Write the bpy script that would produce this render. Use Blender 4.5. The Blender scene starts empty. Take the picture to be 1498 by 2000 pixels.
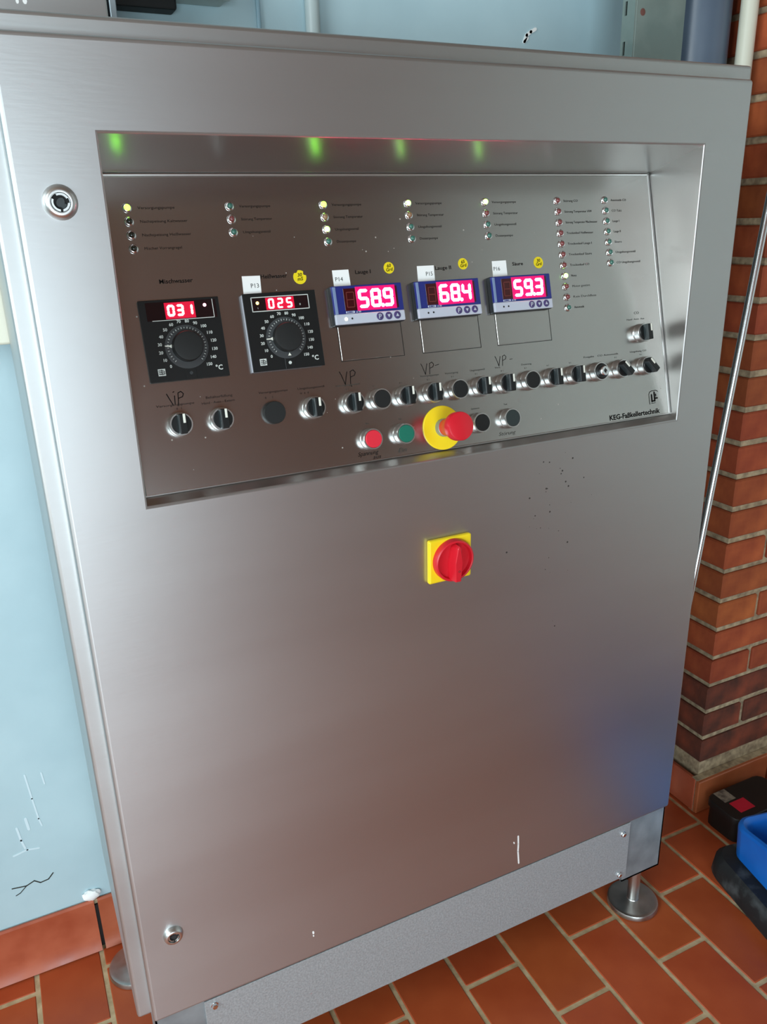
import bpy, bmesh, math, random
from mathutils import Matrix, Vector

random.seed(7)
scene = bpy.context.scene
col = scene.collection

# ------------------------------------------------------------------ camera
F_PX = 1560.567
CAM = Vector((-0.0443, -0.95, 1.4049))
RIGHT = Vector((0.8987887, -0.4376350, -0.0255826))
DOWN = Vector((-0.1705825, -0.2953816, -0.9400273))
FWD = Vector((0.4038323, 0.8492498, -0.3401385))
cam_data = bpy.data.cameras.new('camera')
cam_data.sensor_fit = 'HORIZONTAL'
cam_data.sensor_width = 36.0
cam_data.lens = F_PX / 1498.0 * 36.0
cam_data.clip_start = 0.02
cam = bpy.data.objects.new('camera', cam_data)
col.objects.link(cam)
cam.matrix_world = Matrix((
    (RIGHT.x, -DOWN.x, -FWD.x, CAM.x),
    (RIGHT.y, -DOWN.y, -FWD.y, CAM.y),
    (RIGHT.z, -DOWN.z, -FWD.z, CAM.z),
    (0, 0, 0, 1)))
scene.camera = cam

# ------------------------------------------------------------------ world, lights, exposure
world = bpy.data.worlds.new('world')
scene.world = world
world.use_nodes = True
wb = world.node_tree.nodes['Background']
wb.inputs[0].default_value = (0.72, 0.86, 1.0, 1)
wb.inputs[1].default_value = 1.0

def area_light(name, loc, rot, sx, sy, power, color):
    d = bpy.data.lights.new(name, 'AREA')
    d.shape = 'RECTANGLE'
    d.size = sx
    d.size_y = sy
    d.energy = power
    d.color = color
    o = bpy.data.objects.new(name, d)
    col.objects.link(o)
    o.location = loc
    o.rotation_euler = rot
    return o

# daylight entering through the two windows of the room (left wall, rear wall)
area_light('daylight_left_window', (-2.17, -1.35, 2.0), (0, math.radians(-90), 0), 1.56, 1.96, 66, (0.86, 0.97, 1.0))
area_light('daylight_rear_window', (-0.85, -3.57, 0.80), (math.radians(90), 0, 0), 1.86, 1.34, 76, (0.74, 0.92, 1.0))

vs = scene.view_settings
vs.view_transform = 'Standard'
vs.look = 'None'
vs.gamma = 1.0
vs.use_curve_mapping = False
vs.exposure = 0.15

# ------------------------------------------------------------------ helpers
def lin(c):
    c /= 255.0
    return c / 12.92 if c <= 0.04045 else ((c + 0.055) / 1.055) ** 2.4

def rgb(r, g, b):
    return (lin(r), lin(g), lin(b), 1.0)

def mat(name, color, rough=0.5, metal=0.0, spec=0.5, emit=None, estr=0.0, coat=0.0):
    m = bpy.data.materials.new(name)
    m.use_nodes = True
    p = m.node_tree.nodes['Principled BSDF']
    p.inputs['Base Color'].default_value = color
    p.inputs['Roughness'].default_value = rough
    p.inputs['Metallic'].default_value = metal
    p.inputs['Specular IOR Level'].default_value = spec
    p.inputs['Coat Weight'].default_value = coat
    if emit is not None:
        p.inputs['Emission Color'].default_value = emit
        p.inputs['Emission Strength'].default_value = estr
    return m

def nodes(m):
    nt = m.node_tree
    return nt, nt.nodes['Principled BSDF']

def add(nt, kind, **kw):
    n = nt.nodes.new(kind)
    for k, v in kw.items():
        setattr(n, k, v)
    return n

def noise_mix(m, scale, c1, c2, detail=6, lo=0.35, hi=0.65, stretch=(1, 1, 1), rough_rng=None, bump=0.0, bump_scale=None, coord='Object'):
    """colour variation between c1 and c2, optional roughness variation and fine bump"""
    nt, p = nodes(m)
    tc = add(nt, 'ShaderNodeTexCoord')
    mp = add(nt, 'ShaderNodeMapping')
    mp.inputs['Scale'].default_value = stretch
    nt.links.new(tc.outputs[coord], mp.inputs[0])
    n = add(nt, 'ShaderNodeTexNoise')
    n.inputs['Scale'].default_value = scale
    n.inputs['Detail'].default_value = detail
    nt.links.new(mp.outputs[0], n.inputs['Vector'])
    mr = add(nt, 'ShaderNodeMapRange')
    mr.inputs['From Min'].default_value = lo
    mr.inputs['From Max'].default_value = hi
    nt.links.new(n.outputs['Fac'], mr.inputs['Value'])
    mx = add(nt, 'ShaderNodeMix', data_type='RGBA')
    mx.inputs['A'].default_value = c1
    mx.inputs['B'].default_value = c2
    nt.links.new(mr.outputs[0], mx.inputs['Factor'])
    nt.links.new(mx.outputs['Result'], p.inputs['Base Color'])
    if rough_rng:
        r = add(nt, 'ShaderNodeMapRange')
        r.inputs['From Min'].default_value = 0.3
        r.inputs['From Max'].default_value = 0.7
        r.inputs['To Min'].default_value = rough_rng[0]
        r.inputs['To Max'].default_value = rough_rng[1]
        nt.links.new(n.outputs['Fac'], r.inputs['Value'])
        nt.links.new(r.outputs[0], p.inputs['Roughness'])
    if bump:
        n2 = add(nt, 'ShaderNodeTexNoise')
        n2.inputs['Scale'].default_value = bump_scale or scale * 4
        n2.inputs['Detail'].default_value = 4
        nt.links.new(mp.outputs[0], n2.inputs['Vector'])
        b = add(nt, 'ShaderNodeBump')
        b.inputs['Strength'].default_value = bump
        b.inputs['Distance'].default_value = 0.002
        nt.links.new(n2.outputs['Fac'], b.inputs['Height'])
        nt.links.new(b.outputs[0], p.inputs['Normal'])
    return m

def per_object_hue(m, v_lo, v_hi, h=0.015):
    """each tile / brick gets its own shade"""
    nt, p = nodes(m)
    src = p.inputs['Base Color'].links[0].from_socket
    oi = add(nt, 'ShaderNodeObjectInfo')
    hs = add(nt, 'ShaderNodeHueSaturation')
    mr = add(nt, 'ShaderNodeMapRange')
    mr.inputs['To Min'].default_value = v_lo
    mr.inputs['To Max'].default_value = v_hi
    nt.links.new(oi.outputs['Random'], mr.inputs['Value'])
    nt.links.new(mr.outputs[0], hs.inputs['Value'])
    mr2 = add(nt, 'ShaderNodeMapRange')
    mr2.inputs['To Min'].default_value = 0.5 - h
    mr2.inputs['To Max'].default_value = 0.5 + h
    wn = add(nt, 'ShaderNodeTexWhiteNoise', noise_dimensions='1D')
    nt.links.new(oi.outputs['Random'], wn.inputs['W'])
    nt.links.new(wn.outputs['Value'], mr2.inputs['Value'])
    nt.links.new(mr2.outputs[0], hs.inputs['Hue'])
    nt.links.new(src, hs.inputs['Color'])
    nt.links.new(hs.outputs[0], p.inputs['Base Color'])

def setp(o, **kw):
    for k, v in kw.items():
        o[k] = v
    return o

WM = {}

def finish(bm, name, material, angle=35):
    me = bpy.data.meshes.new(name)
    bmesh.ops.recalc_face_normals(bm, faces=bm.faces)
    for f in bm.faces:
        f.smooth = True
    thr = math.radians(angle)
    for e in bm.edges:              # flat sheets keep their own normal beside narrow rounded edges
        if len(e.link_faces) == 2:
            a = e.calc_face_angle(0.0)
            s0, s1 = (f.calc_area() for f in e.link_faces)
            e.smooth = not (a > thr or (a > 0.09 and max(s0, s1) > 6 * min(s0, s1)))
    bm.to_mesh(me)
    bm.free()
    if material is not None:
        me.materials.append(material)
    return me

def place(name, me, M=None, parent=None):
    o = bpy.data.objects.new(name, me)
    col.objects.link(o)
    M = M or Matrix.Identity(4)
    WM[o.name] = M.copy()
    if parent is not None:
        o.parent = parent
        o.matrix_parent_inverse = WM[parent.name].inverted()
    o.matrix_basis = M if parent is None else M
    return o

def empty(name, loc):
    o = bpy.data.objects.new(name, None)
    o.empty_display_size = 0.05
    col.objects.link(o)
    o.location = loc
    WM[o.name] = Matrix.Translation(Vector(loc))
    return o

def b_box(bm, x0, x1, y0, y1, z0, z1, bev=0.0, seg=2):
    r = bmesh.ops.create_cube(bm, size=1.0)
    vs_ = r['verts']
    for v in vs_:
        v.co = Vector((x0 + (v.co.x + .5) * (x1 - x0), y0 + (v.co.y + .5) * (y1 - y0), z0 + (v.co.z + .5) * (z1 - z0)))
    if bev > 0:
        ed = list({e for v in vs_ for e in v.link_edges})
        bmesh.ops.bevel(bm, geom=ed, offset=bev, segments=seg, profile=0.5, affect='EDGES')
    return bm

def box(x0, x1, y0, y1, z0, z1, name, material, bev=0.0, seg=2):
    bm = bmesh.new()
    b_box(bm, x0, x1, y0, y1, z0, z1, bev, seg)
    return finish(bm, name, material)

def b_lathe(bm, prof, n=32, ctr=(0, 0)):
    """profile of (radius, height) turned about local z"""
    rings = []
    for r, h in prof:
        if r < 1e-6:
            rings.append([bm.verts.new((ctr[0], ctr[1], h))])
        else:
            rings.append([bm.verts.new((ctr[0] + r * math.cos(2 * math.pi * i / n), ctr[1] + r * math.sin(2 * math.pi * i / n), h)) for i in range(n)])
    for a, b in zip(rings, rings[1:]):
        for i in range(n):
            j = (i + 1) % n
            if len(a) == 1 and len(b) == 1:
                continue
            if len(a) == 1:
                bm.faces.new((a[0], b[i], b[j]))
            elif len(b) == 1:
                bm.faces.new((a[i], a[j], b[0]))
            else:
                bm.faces.new((a[i], a[j], b[j], b[i]))
    return bm

def lathe(prof, name, material, n=32, angle=35):
    bm = bmesh.new()
    b_lathe(bm, prof, n)
    return finish(bm, name, material, angle)

def b_poly(bm, pts, z0, z1):
    """prism from a polygon in local xy"""
    lo = [bm.verts.new((x, y, z0)) for x, y in pts]
    hi = [bm.verts.new((x, y, z1)) for x, y in pts]
    n = len(pts)
    bm.faces.new(lo[::-1])
    bm.faces.new(hi)
    for i in range(n):
        j = (i + 1) % n
        bm.faces.new((lo[i], lo[j], hi[j], hi[i]))
    return bm

def prism(pts, z0, z1, name, material, bev=0.0):
    bm = bmesh.new()
    b_poly(bm, pts, z0, z1)
    if bev:
        bmesh.ops.bevel(bm, geom=list(bm.edges), offset=bev, segments=2, profile=0.5, affect='EDGES')
    return finish(bm, name, material)

def b_stroke(bm, pts, w, z0, z1):
    """pen stroke: short flat bars with round-ish joints along a polyline in local xy"""
    for (xa, ya), (xb, yb) in zip(pts, pts[1:]):
        d = Vector((xb - xa, yb - ya))
        if d.length < 1e-7:
            continue
        d.normalize()
        nx, ny = -d.y * w / 2, d.x * w / 2
        ex, ey = d.x * w / 2, d.y * w / 2
        b_poly(bm, [(xa - ex + nx * .5, ya - ey + ny * .5), (xa - ex - nx * .5, ya - ey - ny * .5), (xa - nx, ya - ny), (xb - nx, yb - ny),
                    (xb + ex - nx * .5, yb + ey - ny * .5), (xb + ex + nx * .5, yb + ey + ny * .5), (xb + nx, yb + ny), (xa + nx, ya + ny)], z0, z1)

def tube(pts, r, name, material, n=12):
    bm = bmesh.new()
    pts = [Vector(p) for p in pts]
    rings = []
    for i, p in enumerate(pts):
        t = (pts[min(i + 1, len(pts) - 1)] - pts[max(i - 1, 0)]).normalized()
        a = t.cross(Vector((0, 1, 0)))
        if a.length < 0.1:
            a = t.cross(Vector((1, 0, 0)))
        a.normalize()
        b = t.cross(a)
        rings.append([bm.verts.new(p + r * (a * math.cos(2 * math.pi * k / n) + b * math.sin(2 * math.pi * k / n))) for k in range(n)])
    for A, B in zip(rings, rings[1:]):
        for k in range(n):
            bm.faces.new((A[k], A[(k + 1) % n], B[(k + 1) % n], B[k]))
    bm.faces.new(rings[0][::-1])
    bm.faces.new(rings[-1])
    return finish(bm, name, material)

def text_mesh(s, material, size=0.004, width=None, align='LEFT', bold=0.0, shear=0.0, depth=0.00015):
    cu = bpy.data.curves.new('printed_text', 'FONT')
    cu.body = s
    cu.size = size
    cu.align_x = align
    cu.resolution_u = 2
    cu.extrude = depth
    cu.offset = bold
    cu.shear = shear
    o = bpy.data.objects.new('printed_text', cu)
    col.objects.link(o)
    dg = bpy.context.evaluated_depsgraph_get()
    me = bpy.data.meshes.new_from_object(o.evaluated_get(dg))
    bpy.data.objects.remove(o)
    bpy.data.curves.remove(cu)
    if width and me.vertices:
        xs = [v.co.x for v in me.vertices]
        s_ = width / max(1e-6, max(xs) - min(xs))
        for v in me.vertices:
            v.co.x *= s_
    me.materials.clear()
    me.materials.append(material)
    return me

# ------------------------------------------------------------------ materials
def steel(name, color, rough, var=0.05, aniso=0.0, bump=0.04):
    m = mat(name, color, rough, 1.0)
    c = color
    d = (c[0] * .86, c[1] * .86, c[2] * .86, 1)
    noise_mix(m, 3.0, d, c, 5, 0.3, 0.7, rough_rng=(rough - var, rough + var), bump=bump, bump_scale=260, stretch=(0.12, 1, 1))
    if aniso:                       # horizontal brushing spreads reflections vertically
        nt, p = nodes(m)
        p.inputs['Anisotropic'].default_value = aniso
        cx = add(nt, 'ShaderNodeCombineXYZ')
        cx.inputs[2].default_value = 1.0
        nt.links.new(cx.outputs[0], p.inputs['Tangent'])
    return m

M_DOOR = steel('satin_stainless_steel', (0.60, 0.61, 0.61, 1), 0.45, 0.03, 0.5)
M_FRAME = steel('frame_stainless_steel', (0.59, 0.60, 0.595, 1), 0.47, 0.04, 0.5)
M_PANEL = steel('panel_stainless_steel', (0.56, 0.55, 0.53, 1), 0.24, 0.02, 0.0, 0.0)
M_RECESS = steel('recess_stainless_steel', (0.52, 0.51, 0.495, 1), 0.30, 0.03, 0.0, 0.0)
M_GALV = mat('galvanised_sheet', rgb(175, 182, 186), 0.5, 0.45)
noise_mix(M_GALV, 320, rgb(160, 167, 170), rgb(184, 190, 193), 3, 0.3, 0.7, rough_rng=(0.5, 0.62), bump=0.06, bump_scale=500)
M_GALV_PLAIN = mat('galvanised_plate', rgb(150, 162, 168), 0.42, 0.45)
noise_mix(M_GALV_PLAIN, 22, rgb(135, 147, 153), rgb(165, 176, 181), 4, 0.3, 0.7, rough_rng=(0.36, 0.5))
M_CHROME = mat('chrome', (0.78, 0.79, 0.8, 1), 0.16, 1.0)
M_SATIN = mat('satin_metal', (0.66, 0.67, 0.66, 1), 0.33, 1.0)
M_FOOT = mat('foot_steel', (0.5, 0.5, 0.48, 1), 0.38, 1.0)
noise_mix(M_FOOT, 30, (0.42, 0.42, 0.40, 1), (0.55, 0.55, 0.53, 1), rough_rng=(0.3, 0.48))
M_BLACK = mat('black_plastic', rgb(17, 20, 21), 0.38)
M_BLACK_MATT = mat('matt_black_plastic', rgb(15, 17, 17), 0.6)
M_KNOBGREY = mat('dark_grey_plastic', rgb(44, 52, 54), 0.3)
M_HOLE = mat('dark_hole', rgb(8, 9, 9), 0.7)
M_WHITE = mat('white_plastic', rgb(232, 232, 220), 0.45)
M_PRINT = mat('black_print', rgb(22, 20, 19), 0.9, spec=0.1)
M_FAINT = mat('worn_print', rgb(62, 63, 59), 0.9, spec=0.1)
M_PEN = mat('pen_ink', rgb(20, 17, 16), 0.9, spec=0.1)
M_SCALE = mat('scale_print', rgb(205, 210, 205), 0.5)
M_YEL = mat('yellow_plastic', rgb(250, 218, 30), 0.38)
M_YELSTK = mat('yellow_sticker', rgb(240, 215, 25), 0.5)
M_RED = mat('red_plastic', rgb(212, 28, 44), 0.36)
M_REDBTN = mat('red_button', rgb(225, 44, 62), 0.4)
M_GREEN = mat('green_button', rgb(22, 112, 92), 0.4)
M_GREYBTN = mat('anthracite_button', rgb(40, 50, 50), 0.5)
M_PAPER = mat('white_sticker', rgb(250, 250, 248), 0.6)
M_BLUE = mat('display_blue', rgb(38, 46, 120), 0.3)
M_LGREY = mat('display_light_grey', rgb(190, 195, 208), 0.4)
M_HOUSE = mat('display_housing', rgb(24, 32, 38), 0.4)
M_SIDEBLUE = mat('display_edge', rgb(120, 140, 175), 0.35)
M_VIOLET = mat('display_button', rgb(72, 62, 110), 0.35)
M_WINDOW = mat('red_filter_window', rgb(62, 14, 18), 0.18)
M_WINDOW2 = mat('smoked_filter_window', rgb(32, 20, 22), 0.15)
M_UNLIT = mat('unlit_segment', rgb(112, 48, 44), 0.4)
M_DIGIT = mat('lit_segment', rgb(255, 200, 225), 0.4, emit=(1.0, 0.055, 0.14, 1), estr=45.0)
M_FIELD = mat('lit_display_field', rgb(120, 0, 50), 0.4, emit=(0.80, 0.004, 0.17, 1), estr=0.8)
M_DIGIT2 = mat('lit_red_segment', rgb(255, 190, 190), 0.4, emit=(1.0, 0.09, 0.10, 1), estr=14.0)
M_FIELD2 = mat('lit_red_field', rgb(120, 0, 20), 0.4, emit=(0.72, 0.004, 0.045, 1), estr=0.8)
M_LEDG = mat('lit_green_lamp', rgb(200, 255, 90), 0.3, emit=(0.22, 1.0, 0.02, 1), estr=13.0)
M_LEDW = mat('lit_pale_green_lamp', rgb(220, 255, 170), 0.3, emit=(0.28, 1.0, 0.08, 1), estr=7.0)
M_LEDG_OFF = mat('unlit_green_lens', rgb(58, 108, 96), 0.12, coat=0.5)
M_LEDR_OFF = mat('unlit_red_lens', rgb(122, 62, 62), 0.12, coat=0.5)
M_LEDY_OFF = mat('unlit_amber_lens', rgb(148, 112, 84), 0.12, coat=0.5)
M_LEDD_OFF = mat('unlit_dark_lens', rgb(34, 38, 30), 0.12, coat=0.5)
M_REDDOT = mat('lit_red_dot', rgb(255, 150, 170), 0.3, emit=(1.0, 0.35, 0.5, 1), estr=5.0)
M_AMBER = mat('lit_amber_dot', rgb(255, 210, 120), 0.3, emit=(1.0, 0.55, 0.12, 1), estr=5.0)
M_DIAL = mat('dial_ring', rgb(64, 68, 70), 0.25, coat=0.4)

M_WALL = mat('blue_painted_plaster', rgb(150, 182, 192), 0.55)
noise_mix(M_WALL, 5, rgb(172, 199, 207), rgb(183, 209, 216), 7, 0.35, 0.65, bump=0.25, bump_scale=28)
M_ROOM = mat('pale_room_plaster', rgb(178, 184, 182), 0.8)
noise_mix(M_ROOM, 2, rgb(214, 224, 220), rgb(226, 234, 230), bump=0.1)
M_CEIL = mat('dark_timber_ceiling', rgb(104, 84, 70), 0.8)
noise_mix(M_CEIL, 1.5, rgb(122, 98, 82), rgb(144, 120, 104), stretch=(6, 0.5, 1))
M_REAR = mat('distant_brick_wall', rgb(120, 74, 56), 0.85)
nt, p = nodes(M_REAR)
tc = add(nt, 'ShaderNodeTexCoord')
mp = add(nt, 'ShaderNodeMapping')
mp.inputs['Rotation'].default_value = (math.radians(90), 0, 0)
bk = add(nt, 'ShaderNodeTexBrick')
bk.inputs['Color1'].default_value = rgb(152, 94, 70)
bk.inputs['Color2'].default_value = rgb(132, 80, 60)
bk.inputs['Mortar'].default_value = rgb(122, 108, 92)
bk.inputs['Scale'].default_value = 1.0
bk.inputs['Mortar Size'].default_value = 0.005
bk.inputs['Brick Width'].default_value = 0.25
bk.inputs['Row Height'].default_value = 0.075
nt.links.new(tc.outputs['Object'], mp.inputs[0])
nt.links.new(mp.outputs[0], bk.inputs['Vector'])
nt.links.new(bk.outputs['Color'], p.inputs['Base Color'])

M_TILE = mat('terracotta_tile', rgb(168, 78, 44), 0.42)
noise_mix(M_TILE, 9, rgb(170, 74, 38), rgb(192, 92, 47), 7, 0.3, 0.7, rough_rng=(0.34, 0.52), bump=0.08, bump_scale=60)
per_object_hue(M_TILE, 0.93, 1.05, 0.0025)
M_GROUT = mat('floor_grout', rgb(178, 156, 118), 0.9)
noise_mix(M_GROUT, 40, rgb(178, 156, 118), rgb(212, 190, 150), 5, bump=0.3, bump_scale=200)
M_SKIRT = mat('skirting_tile', rgb(178, 88, 62), 0.4)
noise_mix(M_SKIRT, 14, rgb(166, 82, 50), rgb(190, 104, 68), 7, 0.3, 0.7, rough_rng=(0.3, 0.5), bump=0.1, bump_scale=70)
per_object_hue(M_SKIRT, 0.92, 1.05, 0.006)
M_BRICK = mat('red_brick', rgb(160, 76, 46), 0.8)
noise_mix(M_BRICK, 16, rgb(138, 58, 30), rgb(184, 94, 50), 8, 0.28, 0.72, bump=0.5, bump_scale=45)
per_object_hue(M_BRICK, 0.76, 1.10, 0.006)
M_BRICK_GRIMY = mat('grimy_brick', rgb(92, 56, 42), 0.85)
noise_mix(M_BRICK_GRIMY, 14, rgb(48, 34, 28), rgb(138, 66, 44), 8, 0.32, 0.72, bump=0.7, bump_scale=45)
M_MORTAR = mat('mortar', rgb(160, 140, 112), 0.95)
noise_mix(M_MORTAR, 60, rgb(140, 122, 98), rgb(190, 170, 138), 5, bump=0.6, bump_scale=160)

# floor far from the cabinet: same running bond, carried by the material
M_FLOORFAR = mat('distant_tile_floor', rgb(160, 74, 42), 0.45)
nt, p = nodes(M_FLOORFAR)
tc = add(nt, 'ShaderNodeTexCoord')
mp = add(nt, 'ShaderNodeMapping')
mp.inputs['Rotation'].default_value = (0, 0, math.radians(90))
bk = add(nt, 'ShaderNodeTexBrick')
bk.inputs['Color1'].default_value = rgb(160, 84, 54)
bk.inputs['Color2'].default_value = rgb(140, 72, 48)
bk.inputs['Mortar'].default_value = rgb(170, 148, 112)
bk.inputs['Scale'].default_value = 1.0
bk.inputs['Mortar Size'].default_value = 0.0035
bk.inputs['Brick Width'].default_value = 0.25
bk.inputs['Row Height'].default_value = 0.125
nt.links.new(tc.outputs['Object'], mp.inputs[0])
nt.links.new(mp.outputs[0], bk.inputs['Vector'])
nt.links.new(bk.outputs['Color'], p.inputs['Base Color'])

# ------------------------------------------------------------------ room shell
RX0, RX1, RY0, RY1, RZ = -2.2, 2.6, -3.6, 0.462, 3.2

# floor: grout bed where the tiles are laid one by one, tiled material beyond
TX0, TX1, TY0, TY1 = 0.694 - 0.125 * 12, 0.694 + 0.125 * 13, -1.1, 0.462
bm = bmesh.new()
def quad(bm, pts, mi=0):
    f = bm.faces.new([bm.verts.new(q) for q in pts])
    f.material_index = mi
    return f
def slab(bm, x0, x1, y0, y1, z1, mi, z0=-0.06):
    n0 = len(bm.faces)
    b_box(bm, x0, x1, y0, y1, z0, z1)
    bm.faces.ensure_lookup_table()
    for f in bm.faces[n0:]:
        f.material_index = mi
slab(bm, TX0, TX1, TY0, TY1, -0.0018, 0)
slab(bm, RX0, TX0, RY0, RY1, -0.0005, 1)
slab(bm, TX1, RX1, RY0, RY1, -0.0005, 1)
slab(bm, TX0, TX1, RY0, TY0, -0.0005, 1)
me = finish(bm, 'floor', M_GROUT)
me.materials.append(M_FLOORFAR)
floor = setp(place('floor', me), kind='structure', label='terracotta clinker tile floor with pale sand grout')

tile_meshes = {}
def tile_mesh(lx, ly):
    k = (round(lx, 3), round(ly, 3))
    if k not in tile_meshes:
        tile_meshes[k] = box(0, lx, 0, ly, -0.012, 0, 'tile', M_TILE, 0.0018, 1)
    return tile_meshes[k]
JT = 0.0085
for k in range(-12, 13):
    x0 = 0.6938 + 0.125 * k + JT / 2
    off = 0 if k % 2 else 1
    j = -10 + off
    while True:
        ya = 0.0272 + 0.125 * j + JT / 2
        yb = ya + 0.25 - JT
        j += 2
        if ya > TY1 - 0.02:
            break
        ya, yb = max(ya, TY0), min(yb, TY1 - 0.012)
        if yb - ya < 0.02:
            continue
        place('tile', tile_mesh(0.125 - JT, yb - ya), Matrix.Translation((x0, ya, random.uniform(-0.0005, 0.0005))), floor)

# blue painted wall behind the cabinet
wall_back = setp(place('wall_back', box(RX0, RX1, RY1, RY1 + 0.15, 0.0, RZ, 'wall_back', M_WALL)), kind='structure',
                 label='light blue painted plaster wall behind the cabinet')
# chipped plaster: a white flake high on the wall and a lump by the skirting
bm = bmesh.new()
b_stroke(bm, [(0.944, 1.716), (0.949, 1.727), (0.958, 1.733), (0.968, 1.738)], 0.006, 0, 0.0015)
b_stroke(bm, [(0.944, 1.716), (0.951, 1.722)], 0.005, 0, 0.0015)
FRONT = Matrix(((1, 0, 0, 0), (0, 0, -1, 0), (0, 1, 0, 0), (0, 0, 0, 1)))
place('paint_chip', finish(bm, 'paint_chip', M_PAPER), Matrix.Translation((0, RY1, 0)) @ FRONT, wall_back)
bm = bmesh.new()
bmesh.ops.create_icosphere(bm, subdivisions=3, radius=1.0)
for v in bm.verts:
    n = 1 + 0.18 * math.sin(7 * v.co.x + 3 * v.co.z) * math.cos(5 * v.co.y)
    v.co = Vector((v.co.x * 0.017 * n, v.co.y * 0.008, v.co.z * 0.012 * n))
place('plaster_lump', finish(bm, 'plaster_lump', M_PAPER), Matrix.Translation((-0.055, RY1 - 0.004, 0.137)), wall_back)
bm = bmesh.new()
b_stroke(bm, [(-0.19, 0.212), (-0.165, 0.208), (-0.15, 0.214), (-0.14, 0.205), (-0.125, 0.207), (-0.115, 0.218)], 0.0022, 0, 0.0006)
b_stroke(bm, [(-0.165, 0.208), (-0.178, 0.196), (-0.186, 0.193)], 0.0016, 0, 0.0006)
place('paint_crack', finish(bm, 'paint_crack', M_FAINT), Matrix.Translation((0, RY1, 0)) @ FRONT, wall_back)

M_RUN = mat('pale_paint_run', rgb(206, 226, 233), 0.45)
for pts_, w_ in (([(-0.128, 0.455), (-0.124, 0.40), (-0.120, 0.352), (-0.117, 0.335)], 0.0030), ([(-0.196, 0.42), (-0.195, 0.385), (-0.193, 0.36)], 0.0036),
                 ([(-0.160, 0.345), (-0.157, 0.315), (-0.153, 0.295)], 0.0040), ([(-0.100, 0.45), (-0.098, 0.425)], 0.0028), ([(-0.142, 0.36), (-0.140, 0.335)], 0.0050), ([(-0.175, 0.285), (-0.150, 0.290), (-0.130, 0.286)], 0.0034)):
    bm = bmesh.new()
    b_stroke(bm, pts_, w_, 0, 0.0006)
    place('paint_run', finish(bm, 'paint_run', M_RUN), Matrix.Translation((0, RY1, 0)) @ FRONT, wall_back)

# skirting tiles along the blue wall
bb = setp(place('baseboard_back', box(RX0, 1.34, RY1 - 0.003, RY1 + 0.01, 0.0, 0.122, 'baseboard_back', M_MORTAR)), kind='structure',
          label='terracotta skirting along the blue wall')
def skirt_mesh(L):
    bm = bmesh.new()
    pts = [(0, 0.0), (0.016, 0.0), (0.009, 0.012), (0.006, 0.035), (0.006, 0.118), (0.003, 0.122), (0, 0.122)]
    A = [bm.verts.new((0, -y, z)) for y, z in pts]
    B = [bm.verts.new((L, -y, z)) for y, z in pts]
    for i in range(len(pts)):
        j = (i + 1) % len(pts)
        bm.faces.new((A[i], A[j], B[j], B[i]))
    bm.faces.new(A)
    bm.faces.new(B[::-1])
    return finish(bm, 'skirting_tile', M_SKIRT)
sk = skirt_mesh(0.243)
for i in range(-8, 6):
    place('skirting_tile', sk, Matrix.Translation((-0.046 + 0.25 * i, RY1 - 0.003, 0.003)), bb)

place('open_joint', box(-0.0530, -0.0455, RY1 - 0.0075, RY1 - 0.0030, 0.004, 0.112, 'open_joint', M_HOLE), None, bb)

# brick pier to the right of the cabinet
PX, PY = 1.344, 0.198
PITCH, BH = 0.07414, 0.0605
pier = setp(place('wall_right', box(PX + 0.008, RX1, PY + 0.007, RY1 + 0.02, 0.0, RZ, 'wall_right', M_MORTAR)), kind='structure',
            label='red brick pier with sand coloured mortar right of the cabinet')
brick_meshes = {}
def brick_mesh(lx, ly, m):
    k = (round(lx, 3), round(ly, 3), m.name)
    if k not in brick_meshes:
        bm = bmesh.new()
        b_box(bm, 0, lx, 0, ly, 0, BH, 0.003, 1)
        brick_meshes[k] = finish(bm, 'brick', m)
    return brick_meshes[k]
J = 0.0115
zj0 = 0.869            # centre of the bed joint seen at the pier corner
courses = 41
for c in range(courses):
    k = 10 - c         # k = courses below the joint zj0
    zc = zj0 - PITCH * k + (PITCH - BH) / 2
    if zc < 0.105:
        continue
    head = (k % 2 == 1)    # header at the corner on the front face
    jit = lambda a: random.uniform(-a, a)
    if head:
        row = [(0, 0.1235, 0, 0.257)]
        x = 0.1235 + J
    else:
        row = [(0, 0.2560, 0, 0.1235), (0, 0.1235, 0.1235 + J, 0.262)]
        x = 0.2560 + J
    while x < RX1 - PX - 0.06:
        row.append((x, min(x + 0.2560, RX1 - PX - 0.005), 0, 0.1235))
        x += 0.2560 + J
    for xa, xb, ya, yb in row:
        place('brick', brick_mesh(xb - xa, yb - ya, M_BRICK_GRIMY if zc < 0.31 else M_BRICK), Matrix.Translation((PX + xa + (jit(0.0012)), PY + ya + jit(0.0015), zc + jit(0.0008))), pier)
# skirting round the pier foot
bbr = setp(place('baseboard_right', box(PX - 0.012, RX1, PY - 0.012, PY + 0.006, 0.0, 0.094, 'baseboard_right', M_MORTAR)), kind='structure',
           label='terracotta skirting round the foot of the brick pier')
skr = box(0, 0.243, 0, 0.012, 0, 0.092, 'skirting_tile', M_SKIRT, 0.002, 1)
for i in range(5):
    place('skirting_tile', skr, Matrix.Translation((PX - 0.014 + 0.25 * i, PY - 0.020, 0.001)), bbr)
sks = box(0, 0.012, 0, 0.243, 0, 0.092, 'skirting_tile', M_SKIRT, 0.002, 1)
place('skirting_tile', sks, Matrix.Translation((PX - 0.014, PY - 0.006, 0.001)), bbr)

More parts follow.
